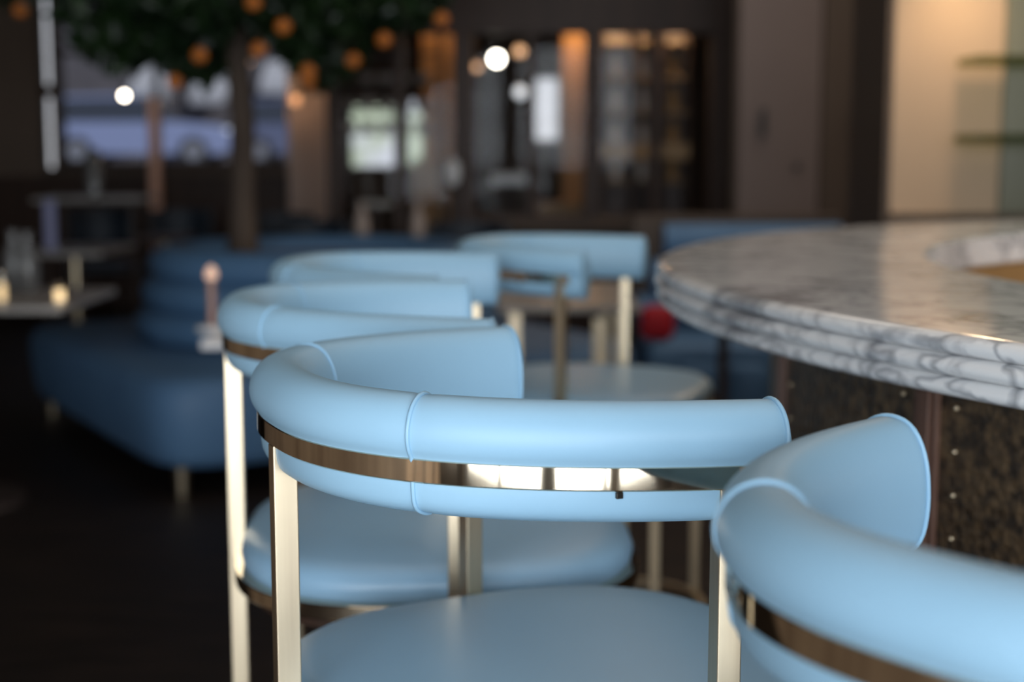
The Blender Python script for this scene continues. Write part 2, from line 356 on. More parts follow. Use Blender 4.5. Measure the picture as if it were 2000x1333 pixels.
# ------------------------------------------------------------------ glazed screen (dark wood frame) across the back
YS = 9.0
scr = thing('glazed_screen', 'dark wooden glazed screen with tall panes across the back of the room', 'partition', (0, YS, 0))
z0s, z1s = Z(418, YS), Z(66, YS)
posts = [(640, 667), (771, 791), (886, 926), (1029, 1046), (1141, 1172), (1268, 1286), (1384, 1440)]
for a, b in posts: MB().box(X(a, YS), X(b, YS), -0.05, 0.05, 0, z1s).build('post', WOODD, scr, bevel=0.006)
MB().box(X(640, YS), X(1440, YS), -0.06, 0.06, z1s, RH - 0.004).build('top_panel', WOODD, scr)
MB().box(X(926, YS), X(1384, YS), -0.045, 0.045, 0, z0s).build('lower_panel', WOODD, scr)
MB().box(X(930, YS), X(1384, YS), -0.22, -0.05, Z(440, YS) - 0.02, Z(428, YS)).build('ledge', UMBER, scr, bevel=0.004)
for (a, b), (c, d) in zip(posts[:-1], posts[1:]):
    MB().box(X(b, YS), X(c, YS), -0.006, 0.006, z0s if b >= 926 else 0.0, z1s).build('glass_pane', PANE, scr)
# alcove with amber light
al = thing('amber_alcove', 'amber lit alcove panel behind the fifth pane of the glazed screen', 'alcove', (X(1098, 10.6), 10.6, 0))
hw = X(1146, 10.6) - X(1098, 10.6)
MB().box(0.0, hw, 0, 0.05, 0.9, 2.3).build('back_panel', WARMW, al)
MB().box(hw, hw + 0.04, -0.5, 0.05, 0.0, 2.4).build('side_panel', WOODD, al)
MB().box(-hw, hw, -0.5, 0.05, 2.3, 2.36).build('top_panel', WOODD, al)
MB().box(-hw, hw, -0.5, 0.05, 0.55, 0.9).build('base_cabinet', GOLDW, al)
la = light('alcove_lamp', 'POINT', (0, 0, 0), 7, (1, 0.58, 0.26), shadow_soft_size=0.04); la.parent = al; la.location = (0.12, -0.25, 2.15)
a2 = thing('amber_sideboard', 'amber lit wall cabinet behind the panes left of the wide screen post', 'cabinet', (X(868, 11), 11.2, 0))
MB().box(-0.18, 0.22, 0, 0.3, 1.2, 2.3).build('body', WARMW, a2); MB().box(-0.25, 0.22, -0.05, 0.3, 0.0, 1.2).build('base_cabinet', GOLDW, a2)
l2 = light('sideboard_lamp', 'POINT', (0, 0, 0), 2.0, (1, 0.55, 0.25), shadow_soft_size=0.04); l2.parent = a2; l2.location = (0.0, -0.25, 2.2)
a3 = thing('plate_cupboard', 'brown open cupboard stacked with pale crockery behind the leftmost pane', 'cupboard', (X(722, 10.4), 10.4, 0))
for z in (1.40, 1.56, 1.74, 1.95): MB().box(-0.22, 0.5, -0.15, 0.1, z - 0.012, z).build('shelf', WOODD, a3)
for x in (-0.24, 0.5): MB().box(x, x + 0.03, -0.15, 0.1, 0, 2.1).build('side_panel', WOODD, a3)
CROCK = noise_mat('pinkish_crockery', (0.42, 0.33, 0.28), (0.55, 0.48, 0.44), 8, 0.5)
bowl_src = None
for zi, z in enumerate((1.40, 1.56, 1.74)):
    for k in range(5):
        lab = 'pinkish bowl on the %s shelf of the crockery cupboard' % ('lowest', 'middle', 'upper')[zi]
        loc = (a3.location.x - 0.14 + k * 0.13, 10.38, z)
        if bowl_src is None:
            bowl_src = MB().lathe([(0.02, 0), (0.05, 0.03), (0.055, 0.07), (0.05, 0.07), (0.03, 0.02)], 16).build('bowl', CROCK, smooth=50)
            b_ = bowl_src
        else: b_ = bowl_src.copy(); C.objects.link(b_)
        b_.location = loc; tag(b_, lab, 'bowl', lab.replace('pinkish bowl', 'bowls'))

def shelf_unit(px_a, px_b, Y, label, glabel, e):
    xa, xb = X(px_a, Y), X(px_b, Y); t = thing('display_cabinet', label, 'cabinet', ((xa + xb) / 2, Y, 0)); h = (xb - xa) / 2
    MB().box(-h, h, 0.12, 0.14, 0.3, 2.15).build('back_panel', MAUVE, t)
    for s in (-h, h - 0.02): MB().box(s, s + 0.02, -0.12, 0.12, 0.0, 2.15).build('side_panel', WOODD, t)
    for z in (0.6, 1.08, 1.3, 1.52, 1.74, 1.96): MB().box(-h + 0.02, h - 0.02, -0.12, 0.12, z - 0.015, z).build('shelf', GOLDW, t)
    MB().box(-h, h, -0.14, -0.12, Z(312, Y), Z(280, Y)).build('drawer_front', GOLDW, t)
    l = light('cabinet_lamp', 'AREA', (0, 0, 0), e, (1, 0.72, 0.42), shape='RECTANGLE', size=2 * h - .06, size_y=0.05); l.parent = t; l.location = (0, -0.16, 2.14); l.rotation_euler = (math.radians(25), 0, 0)
    return t, h
BOTTLE = mat('pale_glass_bottle', (0.75, 0.64, 0.56), 0.25); AMBB = mat('amber_bottle', (0.40, 0.22, 0.08), 0.25)
bsrc = {}
def bottle(m, loc, label, group):
    if m.name not in bsrc:
        r = thing('bottle', label, 'bottle', loc, group=group)
        MB().lathe([(0.03, 0), (0.034, 0.01), (0.034, 0.11), (0.012, 0.145), (0.012, 0.17)], 14).build('body', m, r, smooth=50)
        MB().lathe([(0.014, 0.17), (0.014, 0.185)], 10).build('cap', BLACK, r)
        bsrc[m.name] = r
    else:
        r = copy_tree(bsrc[m.name], label, loc); r['group'] = group
tall = [(1172, 1232, 9.45, 'tall lit cabinet of pale bottles behind the fourth post of the screen', 'leftmost'), (1238, 1268, 9.5, 'slim lit cabinet of pale bottles right beside the tall cabinet', 'slim'), (1288, 1340, 9.45, 'lit cabinet of amber bottles behind the last pane of the screen', 'last')]
for i, (a, b, Y, lab, wd) in enumerate(tall):
    t, h = shelf_unit(a, b, Y, lab, wd, (5.0, 2.8, 4.0)[i])
    n = max(1, int((2 * h - 0.05) / 0.078))
    for zi, z in enumerate((1.08, 1.3, 1.52, 1.74)):
        lb = '%s bottle on the %s shelf of the %s bottle cabinet' % (('pale', 'pale', 'amber')[i], ('lowest', 'second', 'third', 'top')[zi], ('widest', 'slimmest', 'rightmost')[i])
        for k in range(n):
            bottle(BOTTLE if i < 2 else AMBB, (t.location.x + (k - (n - 1) / 2) * 0.076, Y + 0.02, z), lb, lb.replace(' bottle on', ' bottles on'))

# dark doors right of the screen, and wall above
YD = 7.6
struct('wall_corridor', MB().box(X(1436, YD), X(1760, YD) + 0.5, YD + 0.06, YD + 0.2, 0, RH), WALLD)
d1 = struct('door_1', MB().box(X(1441, YD), X(1600, YD), YD, YD + 0.05, 0, 2.7), MAUVE, bevel=0.004)
d2 = struct('door_2', MB().box(X(1603, YD), X(1760, YD) + 0.3, YD, YD + 0.05, 0, 2.7), UMBER, bevel=0.004)
def handle(px, py, w_, h_, par):
    p = at(px, py, YD); m = MB(); m.box(p.x - w_, p.x + w_, YD - 0.035, YD - 0.015, p.z - h_, p.z + h_)
    for s in (-.7, .7): m.box(p.x - w_ * .5, p.x + w_ * .5, YD - 0.02, YD, p.z + s * h_ - .006, p.z + s * h_ + .006)
    m.build('door_handle', BLACK, par)
handle(1489, 240, 0.015, 0.07, d1); handle(1671, 234, 0.018, 0.085, d2)
p = at(1556, 326, YD); MB().loft([[(p.x + 0.018 * math.cos(a * PI / 8), y, p.z + 0.018 * math.sin(a * PI / 8)) for a in range(16)] for y in (YD - 0.012, YD)]).build('lock', BLACK, d1)

# ------------------------------------------------------------------ beige bar tower with glass shelves
YT = 4.75
RT = RH - 0.004
tw = thing('bar_back_tower', 'warm beige plastered wall block rising behind the round bar', 'wall block', (X(1740, YT), YT, 0))
struct_x1 = 2.4
MB().box(0, struct_x1, 0, 0.5, 0, RT).build('plaster_face', BEIGE, tw, bevel=0.006)
MB().box(-0.02, 0, 0.003, 0.5, 0, RT).build('side_panel', UMBER, tw)
MB().box(0.0, struct_x1, -0.03, 0, Z(430, YT), Z(416, YT)).build('base_ledge', UMBER, tw, bevel=0.003)
MB().box(X(1952, YT) - X(1740, YT), struct_x1, -0.02, 0, Z(416, YT), RT).build('olive_glass_panel', OLIVE, tw)
for py, wd in ((118, 'upper'), (270, 'lower')):
    zz = Z(py, 4.6)
    s_ = MB().box(X(1888, 4.6), X(1888, 4.6) + 1.6, 4.53, YT - 0.02, zz - 0.012, zz + 0.012).build('glass_shelf', GSHELF, bevel=0.002)
    tag(s_, '%s greenish glass shelf on the beige wall behind the bar' % wd, 'shelf')
zz = 2.05
dl = thing('picture_lamp', 'small brass downlight high on the beige wall behind the bar', 'lamp', (X(1858, YT), YT, zz))
MB().tube([(0, 0, 0), (0, -0.12, 0.02)], 0.008).build('arm', BRASS, dl); MB().tube([(-0.1, -0.12, 0), (0.1, -0.12, 0)], 0.02).build('lamp_head', BRASS, dl)
l = light('downlight', 'SPOT', (0, 0, 0), 34, (1, 0.72, 0.42), spot_size=2.4, spot_blend=1.0, shadow_soft_size=0.05); l.parent = dl; l.location = (0, -0.16, -0.03); l.rotation_euler = (math.radians(-18), 0, 0)
# warm ceiling spots over the bar
for k, (lx, ly) in enumerate(((1.7, 3.9), (2.6, 3.7))):
    c = thing('ceiling_spot', ('black ceiling spot over the bar, nearer the doors', 'black ceiling spot over the bar, nearer the right wall')[k], 'lamp', (lx, ly, RH))
    MB().lathe([(0.05, -0.12), (0.05, 0)], 16).build('housing', BLACK, c)
    l = light('ceiling_spot_light', 'SPOT', (0, 0, 0), 26, (1, 0.78, 0.52), spot_size=1.5, spot_blend=0.8, shadow_soft_size=0.3); l.parent = c; l.location = (0, 0, -0.13); l.rotation_euler = (math.radians(28), 0, 0)

# ------------------------------------------------------------------ round bar
BC = (1.818, 2.043); RO, RI, RB, HT = 1.603, 1.18, 1.43, 1.0955
bar = thing('round_bar', 'large round bar counter of white grey veined marble over walnut and bronze panels', 'bar', (BC[0], BC[1], 0))
prof = []
bead = 0.0195
# top surface from inner to outer, three stacked rolls down the outer edge, underside, inner edge
prof.append((RI + 0.012, HT)); prof.append((RO - 0.02, HT))
for k in range(3):
    zc_ = HT - bead * (k + 0.5); rc = RO - 0.013 + (0.003 if k == 1 else 0.0)
    for a in range(7):
        th = PI / 2 - PI * (a + 0.35) / 6.7
        prof.append((rc + 0.013 * math.cos(th) * 1.15, zc_ + bead * 0.5 * math.sin(th)))
prof.append((RO - 0.03, HT - 3 * bead)); prof.append((RI + 0.02, HT - 3 * bead))
for k in range(3):
    zc_ = HT - bead * (2.5 - k)
    for a in range(5):
        th = -PI / 2 + PI * (a + 0.5) / 5
        prof.append((RI + 0.012 - 0.012 * math.cos(th), zc_ + bead * 0.5 * math.sin(th)))
SEG = 220
rings = [[(r * math.cos(2 * PI * j / SEG), r * math.sin(2 * PI * j / SEG), z) for r, z in prof] for j in range(SEG)]
MB().loft(rings, closed_path=True).build('marble_top', MARBLE, bar, smooth=50)
# front cladding: body, panels, posts
def ringwall(r0, r1, z0, z1, a0=0, a1=2 * PI, seg=96, full=True):
    n = seg; m = MB(); rr = [[(r * math.cos(a0 + (a1 - a0) * j / n), r * math.sin(a0 + (a1 - a0) * j / n), z) for r, z in ((r0, z0), (r1, z0), (r1, z1), (r0, z1))] for j in range(n if full else n + 1)]
    return m.loft(rr, closed_path=full)
ZB = HT - 3 * bead - 0.001
ringwall(RI + 0.02, RB - 0.012, 0.0, ZB).build('carcass', WALNUT, bar)
ringwall(RI + 0.004, RI + 0.019, 0.0, ZB).build('inner_lining', GOLDW, bar)
ringwall(RB - 0.02, RB - 0.002, 0.0, 0.12).build('kick_plate', BLACK, bar)
step = 2 * PI / 19; ph0 = math.radians(179.6)
panel0 = post0 = None
for k in range(19):
    a = ph0 + k * step
    if k == 0:
        pn = ringwall(RB - 0.012, RB - 0.004, 0.12, ZB, 0.014, step - 0.014, 14, False).build('bronze_panel', HAMMER, bar)
        for aa in (0.035, step - 0.035):
            nm = MB()
            for q in range(19): nm.sphere(((RB - 0.003) * math.cos(aa), (RB - 0.003) * math.sin(aa), 0.16 + q * 0.0485), 0.0035, 8, 6)
            nm.build('brass_stud', BRASS, pn, smooth=60)
        pn.rotation_euler.z = a
        po = D.objects.new('walnut_post', None)
        m = MB(); m.box(RB - 0.014, RB + 0.001, -0.022, 0.006, 0, ZB); m.box(RB - 0.014, RB + 0.008, -0.006 + 0.0, 0.014, 0, ZB); m.box(RB - 0.014, RB + 0.003, 0.014, 0.022, 0, ZB)
        po = m.build('walnut_post', WALNUT, bar, bevel=0.0012); po.rotation_euler.z = a
        panel0, post0 = pn, po
    else:
        q = copy_tree(panel0); q.parent = bar; q.rotation_euler.z = a
        q = copy_tree(post0); q.parent = bar; q.rotation_euler.z = a
l = light('bar_well_lamp', 'POINT', (0, 0, 0), 9, (1, 0.62, 0.33), shadow_soft_size=0.1); l.parent = bar; l.location = (0.1, 0.35, 0.72)

# ------------------------------------------------------------------ bar stool
A_, B_, N_, PE = 0.4494, 0.2702, 2.4285, 1.333
SXC = -0.185          # seat centre in the fitted frame
def sel(t, a=A_, b=B_, n=N_):
    c, s = math.cos(t), math.sin(t)
    return Vector((-a * (1 if c >= 0 else -1) * abs(c) ** (2 / n), b * (1 if s >= 0 else -1) * abs(s) ** (2 / n)))
def resample(fn, t0, t1, n, closed=False):
    K = 2400; pts = [fn(t0 + (t1 - t0) * i / K) for i in range(K + 1)]
    d = [0]
    for i in range(K): d.append(d[-1] + (pts[i + 1] - pts[i]).length)
    out = []; j = 0; m = n if closed else n - 1
    for i in range(n):
        s = d[-1] * i / m
        while j < K - 1 and d[j + 1] < s: j += 1
        f = (s - d[j]) / max(1e-9, d[j + 1] - d[j]); out.append(pts[j].lerp(pts[j + 1], f))
    nor = []
    for i in range(n):
        a = out[(i - 1) % n] if (closed or i) else out[0]; b = out[(i + 1) % n] if (closed or i < n - 1) else out[-1]
        t = (b - a).normalized(); nor.append(Vector((-t.y, t.x)))
    return out, nor
SLOPE = -0.0253
def P3(p, nrm, off, z, slope=True):
    q = p + nrm * off
    return Vector((q.x - SXC, q.y, z + (SLOPE * q.x if slope else 0)))
def arc_pts(t0, t1, n):
    pts, nor = resample(lambda t: sel(t), t0, t1, n)
    # outward = away from the inside of the curve
    if nor[0].dot(pts[0] - Vector((-0.15, 0))) < 0: nor = [-q for q in nor]
    return pts, nor
def smooth_prof(pr, it=2):
    for _ in range(it):
        o = []
        for i in range(len(pr)):
            a, b = pr[i], pr[(i + 1) % len(pr)]
            o += [(a[0] * .75 + b[0] * .25, a[1] * .75 + b[1] * .25), (a[0] * .25 + b[0] * .75, a[1] * .25 + b[1] * .75)]
        pr = o
    return pr
PAD = [(-0.021, 0.984), (-0.003, 0.992), (0.0, 1.010), (-0.001, 1.028), (0.008, 1.039), (0.0085, 1.055), (-0.001, 1.070), (-0.018, 1.0765), (-0.036, 1.071), (-0.047, 1.050), (-0.050, 1.018), (-0.046, 0.992), (-0.036, 0.982)]
def stool():
    t = thing('bar_stool', 'x', 'bar stool')
    # padded back rail: one wrapped cushion
    pts, nor = arc_pts(-PE, PE, 97); pr = smooth_prof(PAD)
    cx_ = sum(p[0] for p in pr) / len(pr); cz_ = sum(p[1] for p in pr) / len(pr)
    rings = []
    e0 = (pts[0] - pts[1]).normalized(); e1 = (pts[-1] - pts[-2]).normalized()
    def ring(p, nn, k=1.0, shift=Vector((0, 0))):
        return [P3(p + shift, nn, cx_ + (a - cx_) * k, cz_ + (z - cz_) * k) for a, z in pr]
    for k, s in ((0.35, .0075), (0.75, .0065), (0.93, 0.003)): rings.append(ring(pts[0], nor[0], k, e0 * s))
    for i, (p, nn) in enumerate(zip(pts, nor)):
        # shallow dent where the seams pull the leather in
        dd = min(abs(i - 29), abs(i - 67)); k = 1 - 0.022 * math.exp(-(dd / 0.9) ** 2)
        rings.append(ring(p, nn, k))
    for k, s in ((0.93, 0.003), (0.75, .0065), (0.35, .0075)): rings.append(ring(pts[-1], nor[-1], k, e1 * s))
    MB().loft(rings).build('back_cushion', LEATHER, t, smooth=70)
    for i, e in ((0, e0), (96, e1)):
        loop = [P3(pts[i], nor[i], cx_ + (a - cx_) * 1.005, cz_ + (z - cz_) * 1.005) for a, z in pr]
        MB().tube(loop, 0.0018, 8, True, Vector((nor[i].y, -nor[i].x, 0))).build('piping', PIPE, t, smooth=60)
    for i in (29, 67):
        loop = [P3(pts[i], nor[i], cx_ + (a - cx_) * 0.997, cz_ + (z - cz_) * 0.997) for a, z in pr]
        MB().tube(loop, 0.0017, 8, True, Vector((nor[i].y, -nor[i].x, 0))).build('piping', PIPE, t, smooth=60)
    # polished brass rail under the cushion
    def flat_rail(pts, nor, z0, z1, o0, o1, closed=False, slope=True):
        c = 0.0012; rr = []
        for p, nn in zip(pts, nor):
            rr.append([P3(p, nn, o, z, slope) for o, z in ((o1 - c, z0), (o1, z0 + c), (o1, z1 - c), (o1 - c, z1), (o0, z1), (o0, z0))])
        return MB().loft(rr, closed_path=closed)
    p2, n2 = arc_pts(-1.29, 1.29, 97)
    flat_rail(p2, n2, 1.0122, 1.0305, -0.012, 0.002).build('back_rail', POLISH, t, smooth=35)
    # seat ring
    def so(tt, a=0.247, b=0.260, n=2.75):
        q = sel(tt, a, b, n); return Vector((q.x - 0.188, q.y))
    p4, n4 = resample(lambda tt: so(tt), -PI, PI, 120, True)
    if n4[60].dot(p4[60] - Vector((-0.188, 0))) < 0: n4 = [-q for q in n4]
    flat_rail(p4, n4, 0.742, 0.760, -0.008, 0.006, True, False).build('seat_ring', POLISH, t, smooth=35)
    # seat cushion
    prs = [(0.30, .745), (0.9, .745), (0.945, .752), (0.985, .765), (0.995, .776), (0.975, .788), (0.93, .7955), (0.85, .7995), (0.65, .803), (0.35, .805), (0.05, .8055)]
    rg = []
    p5, n5 = resample(lambda tt: so(tt, .246, .256, 2.85), -PI, PI, 96, True)
    for k, z in prs: rg.append([Vector(((q.x + 0.188) * k - 0.188 - SXC, q.y * k, z)) for q in p5])
    MB().loft(rg).build('seat_cushion', SEATL, t, smooth=60)
    rg = [[Vector(((q.x + 0.188) * .94 - 0.188 - SXC, q.y * .94, z)) for q in p5] for z in (0.724, 0.745)]
    MB().loft(rg).build('seat_base', WOODD, t)
    # legs
    def leg(tt, zt, w1=0.0095, w2=0.0095, off=-0.0085):
        p = sel(tt); q = sel(tt + 0.01); tg = (q - p).normalized(); nn = Vector((-tg.y, tg.x))
        if nn.dot(p - Vector((-0.15, 0))) < 0: nn = -nn
        c = p + nn * off; c = Vector((c.x - SXC, c.y)); m = MB()
        vs = [c + tg * a + nn * b for a, b in ((-w1, -w2), (w1, -w2), (w1, w2), (-w1, w2))]
        z1 = zt + SLOPE * p.x
        m.loft([[(v.x, v.y, z) for v in vs] for z in (0.0, z1)]); o = m.build('leg', BRASS, t, bevel=0.0011)
        return c
    leg(0.0, 1.0128, 0.0078, 0.0102); leg(-1.245, 1.0128); leg(1.245, 1.0128)
    for s in (-1, 1):
        MB().box(0.0 - SXC - 0.0095, 0.0 - SXC + 0.0095, s * 0.2 - 0.0095, s * 0.2 + 0.0095, 0.0, 0.742).build('leg', BRASS, t, bevel=0.0011)
    # footrest ring
    p6, n6 = resample(lambda tt: so(tt, 0.240, 0.240, 2.75), -PI, PI, 80, True)
    if n6[40].dot(p6[40] - Vector((-0.188, 0))) < 0: n6 = [-q for q in n6]
    flat_rail(p6, n6, 0.30, 0.318, -0.012, 0.0, True, False).build('footrest', BRASS, t, smooth=35)
    # fixing screw under the rail
    p = sel(-1.035); q = sel(-1.025); tg = (q - p).normalized(); nn = Vector((-tg.y, tg.x)); nn = nn if nn.dot(p - Vector((-0.15, 0))) > 0 else -nn
    cpos = P3(p, nn, 0.001, 1.0085)
    MB().box(-0.0026, 0.0026, -0.0015, 0.0015, -0.0012, 0.0035).build('fixing_screw', DARKM, t, bevel=0.0005, loc=cpos)
    return t
st = stool()
def place_stool(o, x, y, th, label):
    # fitted origin -> seat centre
    o.location = (x + SXC * math.cos(th), y + SXC * math.sin(th), 0); o.rotation_euler = (0, 0, th)
    o['label'] = label; o['group'] = 'sky blue barrel back stools around the round bar'
spots = [(0.2165, 1.3330, 0.4160, 'sky blue bar stool in sharp focus at centre, second nearest along the bar'),
         (0.5220, 0.8810, 0.6900, 'nearest sky blue bar stool, cut off by the bottom right corner'),
         (0.0898, 1.8301, 0.0922, 'sky blue bar stool directly behind the sharply focused one, third along the bar'),
         (0.0600, 2.3450, -0.1750, 'blurred sky blue bar stool, fourth along the bar, mostly hidden by the third'),
         (0.3354, 2.8602, -0.3197, 'farthest sky blue bar stool, at the left end of the marble counter')]
for i, (x, y, th, lab) in enumerate(spots):
    o = st if i == 0 else copy_tree(st)
    place_stool(o, x, y, th, lab)

# ------------------------------------------------------------------ round tree banquette
bq = thing('tree_banquette', 'large blue upholstered island seat with rolled round back around the orange tree', 'banquette', (-0.88, 6.55, 0))
ang = math.atan2(0.857, -0.515)      # direction of the left side
hs = 1.10
def rsq(h, n, k):
    out = []
    for i in range(k):
        a = 2 * PI * i / k; c, s = math.cos(a), math.sin(a)
        x = h * (1 if c >= 0 else -1) * abs(c) ** (2 / n); y = h * (1 if s >= 0 else -1) * abs(s) ** (2 / n)
        q = ang; out.append((x * math.cos(q) - y * math.sin(q), x * math.sin(q) + y * math.cos(q)))
    return out
rg = []
for k, z in ((0.93, 0.10), (0.965, 0.115), (0.985, 0.16), (1.0, 0.30), (1.0, 0.37), (0.99, 0.41), (0.965, 0.435), (0.9, 0.445), (0.5, 0.45)):
    rg.append([(x * k, y * k, z) for x, y in rsq(hs, 11, 200)])
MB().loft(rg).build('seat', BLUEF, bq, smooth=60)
for k, (R, z) in enumerate(((0.73, 0.515), (0.70, 0.645), (0.665, 0.775))):
    m = MB(); rr = []
    for j in range(96):
        a = 2 * PI * j / 96; rr.append([((R + 0.085 * math.cos(b * PI / 8)) * math.cos(a), (R + 0.085 * math.cos(b * PI / 8)) * math.sin(a), z + 0.075 * math.sin(b * PI / 8)) for b in range(16)])
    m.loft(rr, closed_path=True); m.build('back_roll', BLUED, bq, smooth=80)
MB().lathe([(0.0001, 0.45), (0.64, 0.45), (0.64, 0.78), (0.0001, 0.80)], 48).build('planter', SOIL, bq)
for i in range(4):
    a = ang + PI / 4 + i * PI / 2; r = hs * 1.26
    MB().lathe([(0.022, 0), (0.03, 0.11)], 12, c=(r * math.cos(a), r * math.sin(a))).build('leg', BRASS, bq, smooth=50)

# ------------------------------------------------------------------ orange tree
tx, ty = -1.22, 6.55
tr = thing('orange_tree', 'indoor orange tree with brown trunk growing from the blue island seat', 'tree', (tx, ty, 0.80))
MB().tube([(0, 0, -0.05), (0.0, 0, 0.25), (0.01, 0.01, 0.6), (-0.01, 0, 0.95), (0.0, 0, 1.25)], [0.075, 0.058, 0.055, 0.052, 0.045], 14).build('trunk', BARK, tr, smooth=70)
for k in range(7):
    a = k * 2 * PI / 7 + .3; r = 0.5 + 0.2 * (k % 2)
    MB().tube([(0, 0, 0.85 + .05 * k), (r * .4 * math.cos(a), r * .4 * math.sin(a), 1.05 + .05 * k), (r * math.cos(a), r * math.sin(a), 1.35 + .04 * k)], [0.03, 0.02, 0.01], 8).build('branch', BARK, tr, smooth=70)
lf = MB()
def canopy_pt():
    while True:
        x, y, z = random.uniform(-1, 1), random.uniform(-1, 1), random.uniform(-1, 1)
        d = x * x + y * y + z * z
        if 0.25 < d < 1: return x, y, z
def canopy_low(dx):
    """height of the crown's underside above the tree base, lobed like a real crown"""
    return 0.80 + 0.10 * math.sin(dx * 7 + 1.3) + 0.09 * math.sin(dx * 13) + 0.42 * max(0, abs(dx - 0.02) - 0.28)
cnt = 0
while cnt < 19000:
    x, y, z = canopy_pt(); X_, Y_, Z_ = x * 1.2 + 0.0, y * 0.95, 1.45 + z * 0.78
    if Z_ < canopy_low(X_) + 0.10 * abs(y): continue
    c = Vector((X_, Y_, Z_)); s = random.uniform(0.035, 0.058)
    d = Vector((random.gauss(0, 1), random.gauss(0, 1), random.gauss(-.3, .8))).normalized(); u = d.cross(Vector((random.gauss(0, 1), random.gauss(0, 1), random.gauss(0, 1)))).normalized()
    lf.add([c - d * s, c + u * s * .42, c + d * s, c - u * s * .42 + d.cross(u) * s * .1], [(0, 1, 2, 3)]); cnt += 1
fo = lf.build('foliage', LEAF, tr); fo['kind'] = 'stuff'
or_src = None
orange_px = [(40, 20, 6.3, 'at the far left edge of the crown'), (390, 108, 5.75, 'just left of the trunk top'), (341, 160, 5.85, 'lowest one left of the trunk'), (505, 97, 5.7, 'just right of the trunk top'), (553, 52, 5.7, 'right of the trunk in the upper crown'),
             (601, 140, 5.8, 'lowest one right of the trunk'), (601, 160, 5.95, 'tucked directly under the lowest right one'), (862, 38, 6.2, 'at the far right edge of the crown'), (495, 5, 5.7, 'cut by the top edge above the trunk'), (750, 78, 6.0, 'midway out on the right side'), (690, 118, 6.1, 'hanging low on the right side')]
for (px, py, Y, lab) in orange_px:
    p = at(px, py, Y)
    if or_src is None:
        or_src = thing('orange', 'x', 'orange', p); MB().sphere((0, 0, 0), 0.032, 16, 12, 0.95).build('fruit', ORANGE, or_src, smooth=90)
        MB().tube([(0, 0, 0.028), (0.005, 0, 0.05)], 0.003, 6).build('stalk', BARK, or_src); o = or_src
    else: o = copy_tree(or_src, loc=p)
    o['label'] = 'ripe orange ' + lab; o['group'] = 'oranges hanging in the tree'

# ------------------------------------------------------------------ tables
def table(name, label, X0, X1, Y0, Y1, h, legs, top=STONE, rz=0, th=0.025, legm=BRASS, lw=0.02, skew=0):
    cx_, cy_ = (X0 + X1) / 2, (Y0 + Y1) / 2; hx, hy = (X1 - X0) / 2, (Y1 - Y0) / 2
    t = thing(name, label, 'table', (cx_, cy_, 0), rz)
    MB().box(-hx, hx, -hy, hy, h - th, h).build('tabletop', top, t, bevel=0.005)
    if legs == 4:
        for a in (-1, 1):
            for b in (-1, 1): MB().box(a * (hx - .06) - lw, a * (hx - .06) + lw, b * (hy - .06) - lw, b * (hy - .06) + lw, 0, h - th).build('leg', legm, t)
    else:
        MB().lathe([(lw, 0.02), (lw, h - th)], 16).build('pedestal', legm, t, smooth=50)
        MB().lathe([(min(hx, hy) * .7, 0), (min(hx, hy) * .68, 0.02), (0.001, 0.022)], 24).build('base', legm, t)
    return t
BRONZE = mat('dark_bronze', (0.055, 0.04, 0.035), 0.5, 0.4)
# the marble cafe table behind the third stool, with its little lamp
pA = at(380, 640, 4.2)
table('cafe_table', 'marble topped cafe table between the third stool and the blue island seat', -0.85, -0.36, 3.90, 4.40, 0.75, 1, MARBLE, legm=BRONZE, lw=0.033)
q = at(415, 632, 4.12)
lp = thing('table_lamp', 'slim cordless table lamp with glowing head on the marble cafe table', 'lamp', (q.x, 4.12, 0.75))
MB().lathe([(0.045, 0), (0.045, 0.012), (0.013, 0.016)], 20).build('base', WHITE, lp, smooth=40)
MB().lathe([(0.013, 0.014), (0.013, 0.15)], 14).build('stem', mat('rose_copper', (0.38, 0.24, 0.20), 0.4, 0.4), lp, smooth=50)
MB().lathe([(0.016, 0.150), (0.018, 0.162), (0.014, 0.178), (0.001, 0.19)], 16).build('lamp_head', mat('soft_lit_shade', (0.9, 0.6, 0.45), 0.5, emit=(1, 0.6, 0.42), estr=0.45), lp, smooth=50)

table('cafe_table', 'dark stone cafe table at the left edge with two glowing glasses', -2.5, -1.50, 4.78, 5.45, 0.75, 1, STONE, rz=0.0, legm=BRONZE, lw=0.03)
def glow_glass(px, py, Y, r, h, label, e):
    p = at(px, py, Y); t = thing('candle_glass', label, 'candle', (p.x, Y, 0.75))
    MB().lathe([(r, 0.001), (r, h), (r * .9, h), (r * .9, 0.01)], 16).build('glass', glass_mat('smoky_glass', (0.9, 0.85, 0.75)), t, smooth=50)
    MB().lathe([(r * .7, 0.004), (r * .7, h * .6)], 14).build('candle', mat('lit_wax_%d' % px, (1, .85, .65), 0.5, emit=(1, 0.82, 0.58), estr=e), t, smooth=50)
glow_glass(117, 590, 4.95, 0.022, 0.065, 'glowing candle glass near the right corner of the left edge table', 2.2)
glow_glass(4, 590, 4.95, 0.018, 0.10, 'glowing candle glass cut by the left edge of the photo', 1.4)
def bottle_on(px, Y, z, label, col=WHITE):
    t = thing('carafe', label, 'carafe', (X(px, Y), Y, z)); MB().lathe([(0.03, 0.0), (0.04, 0.02), (0.04, 0.12), (0.016, 0.18), (0.02, 0.22)], 16).build('body', col, t, smooth=50)
GREYG = mat('grey_glass', (0.12, 0.12, 0.12), 0.2)
bottle_on(45, 5.3, 0.75, 'smoky carafe at the back of the left edge table', GREYG)
bottle_on(18, 5.4, 0.75, 'smoky carafe in the middle of the left edge table', GREYG)

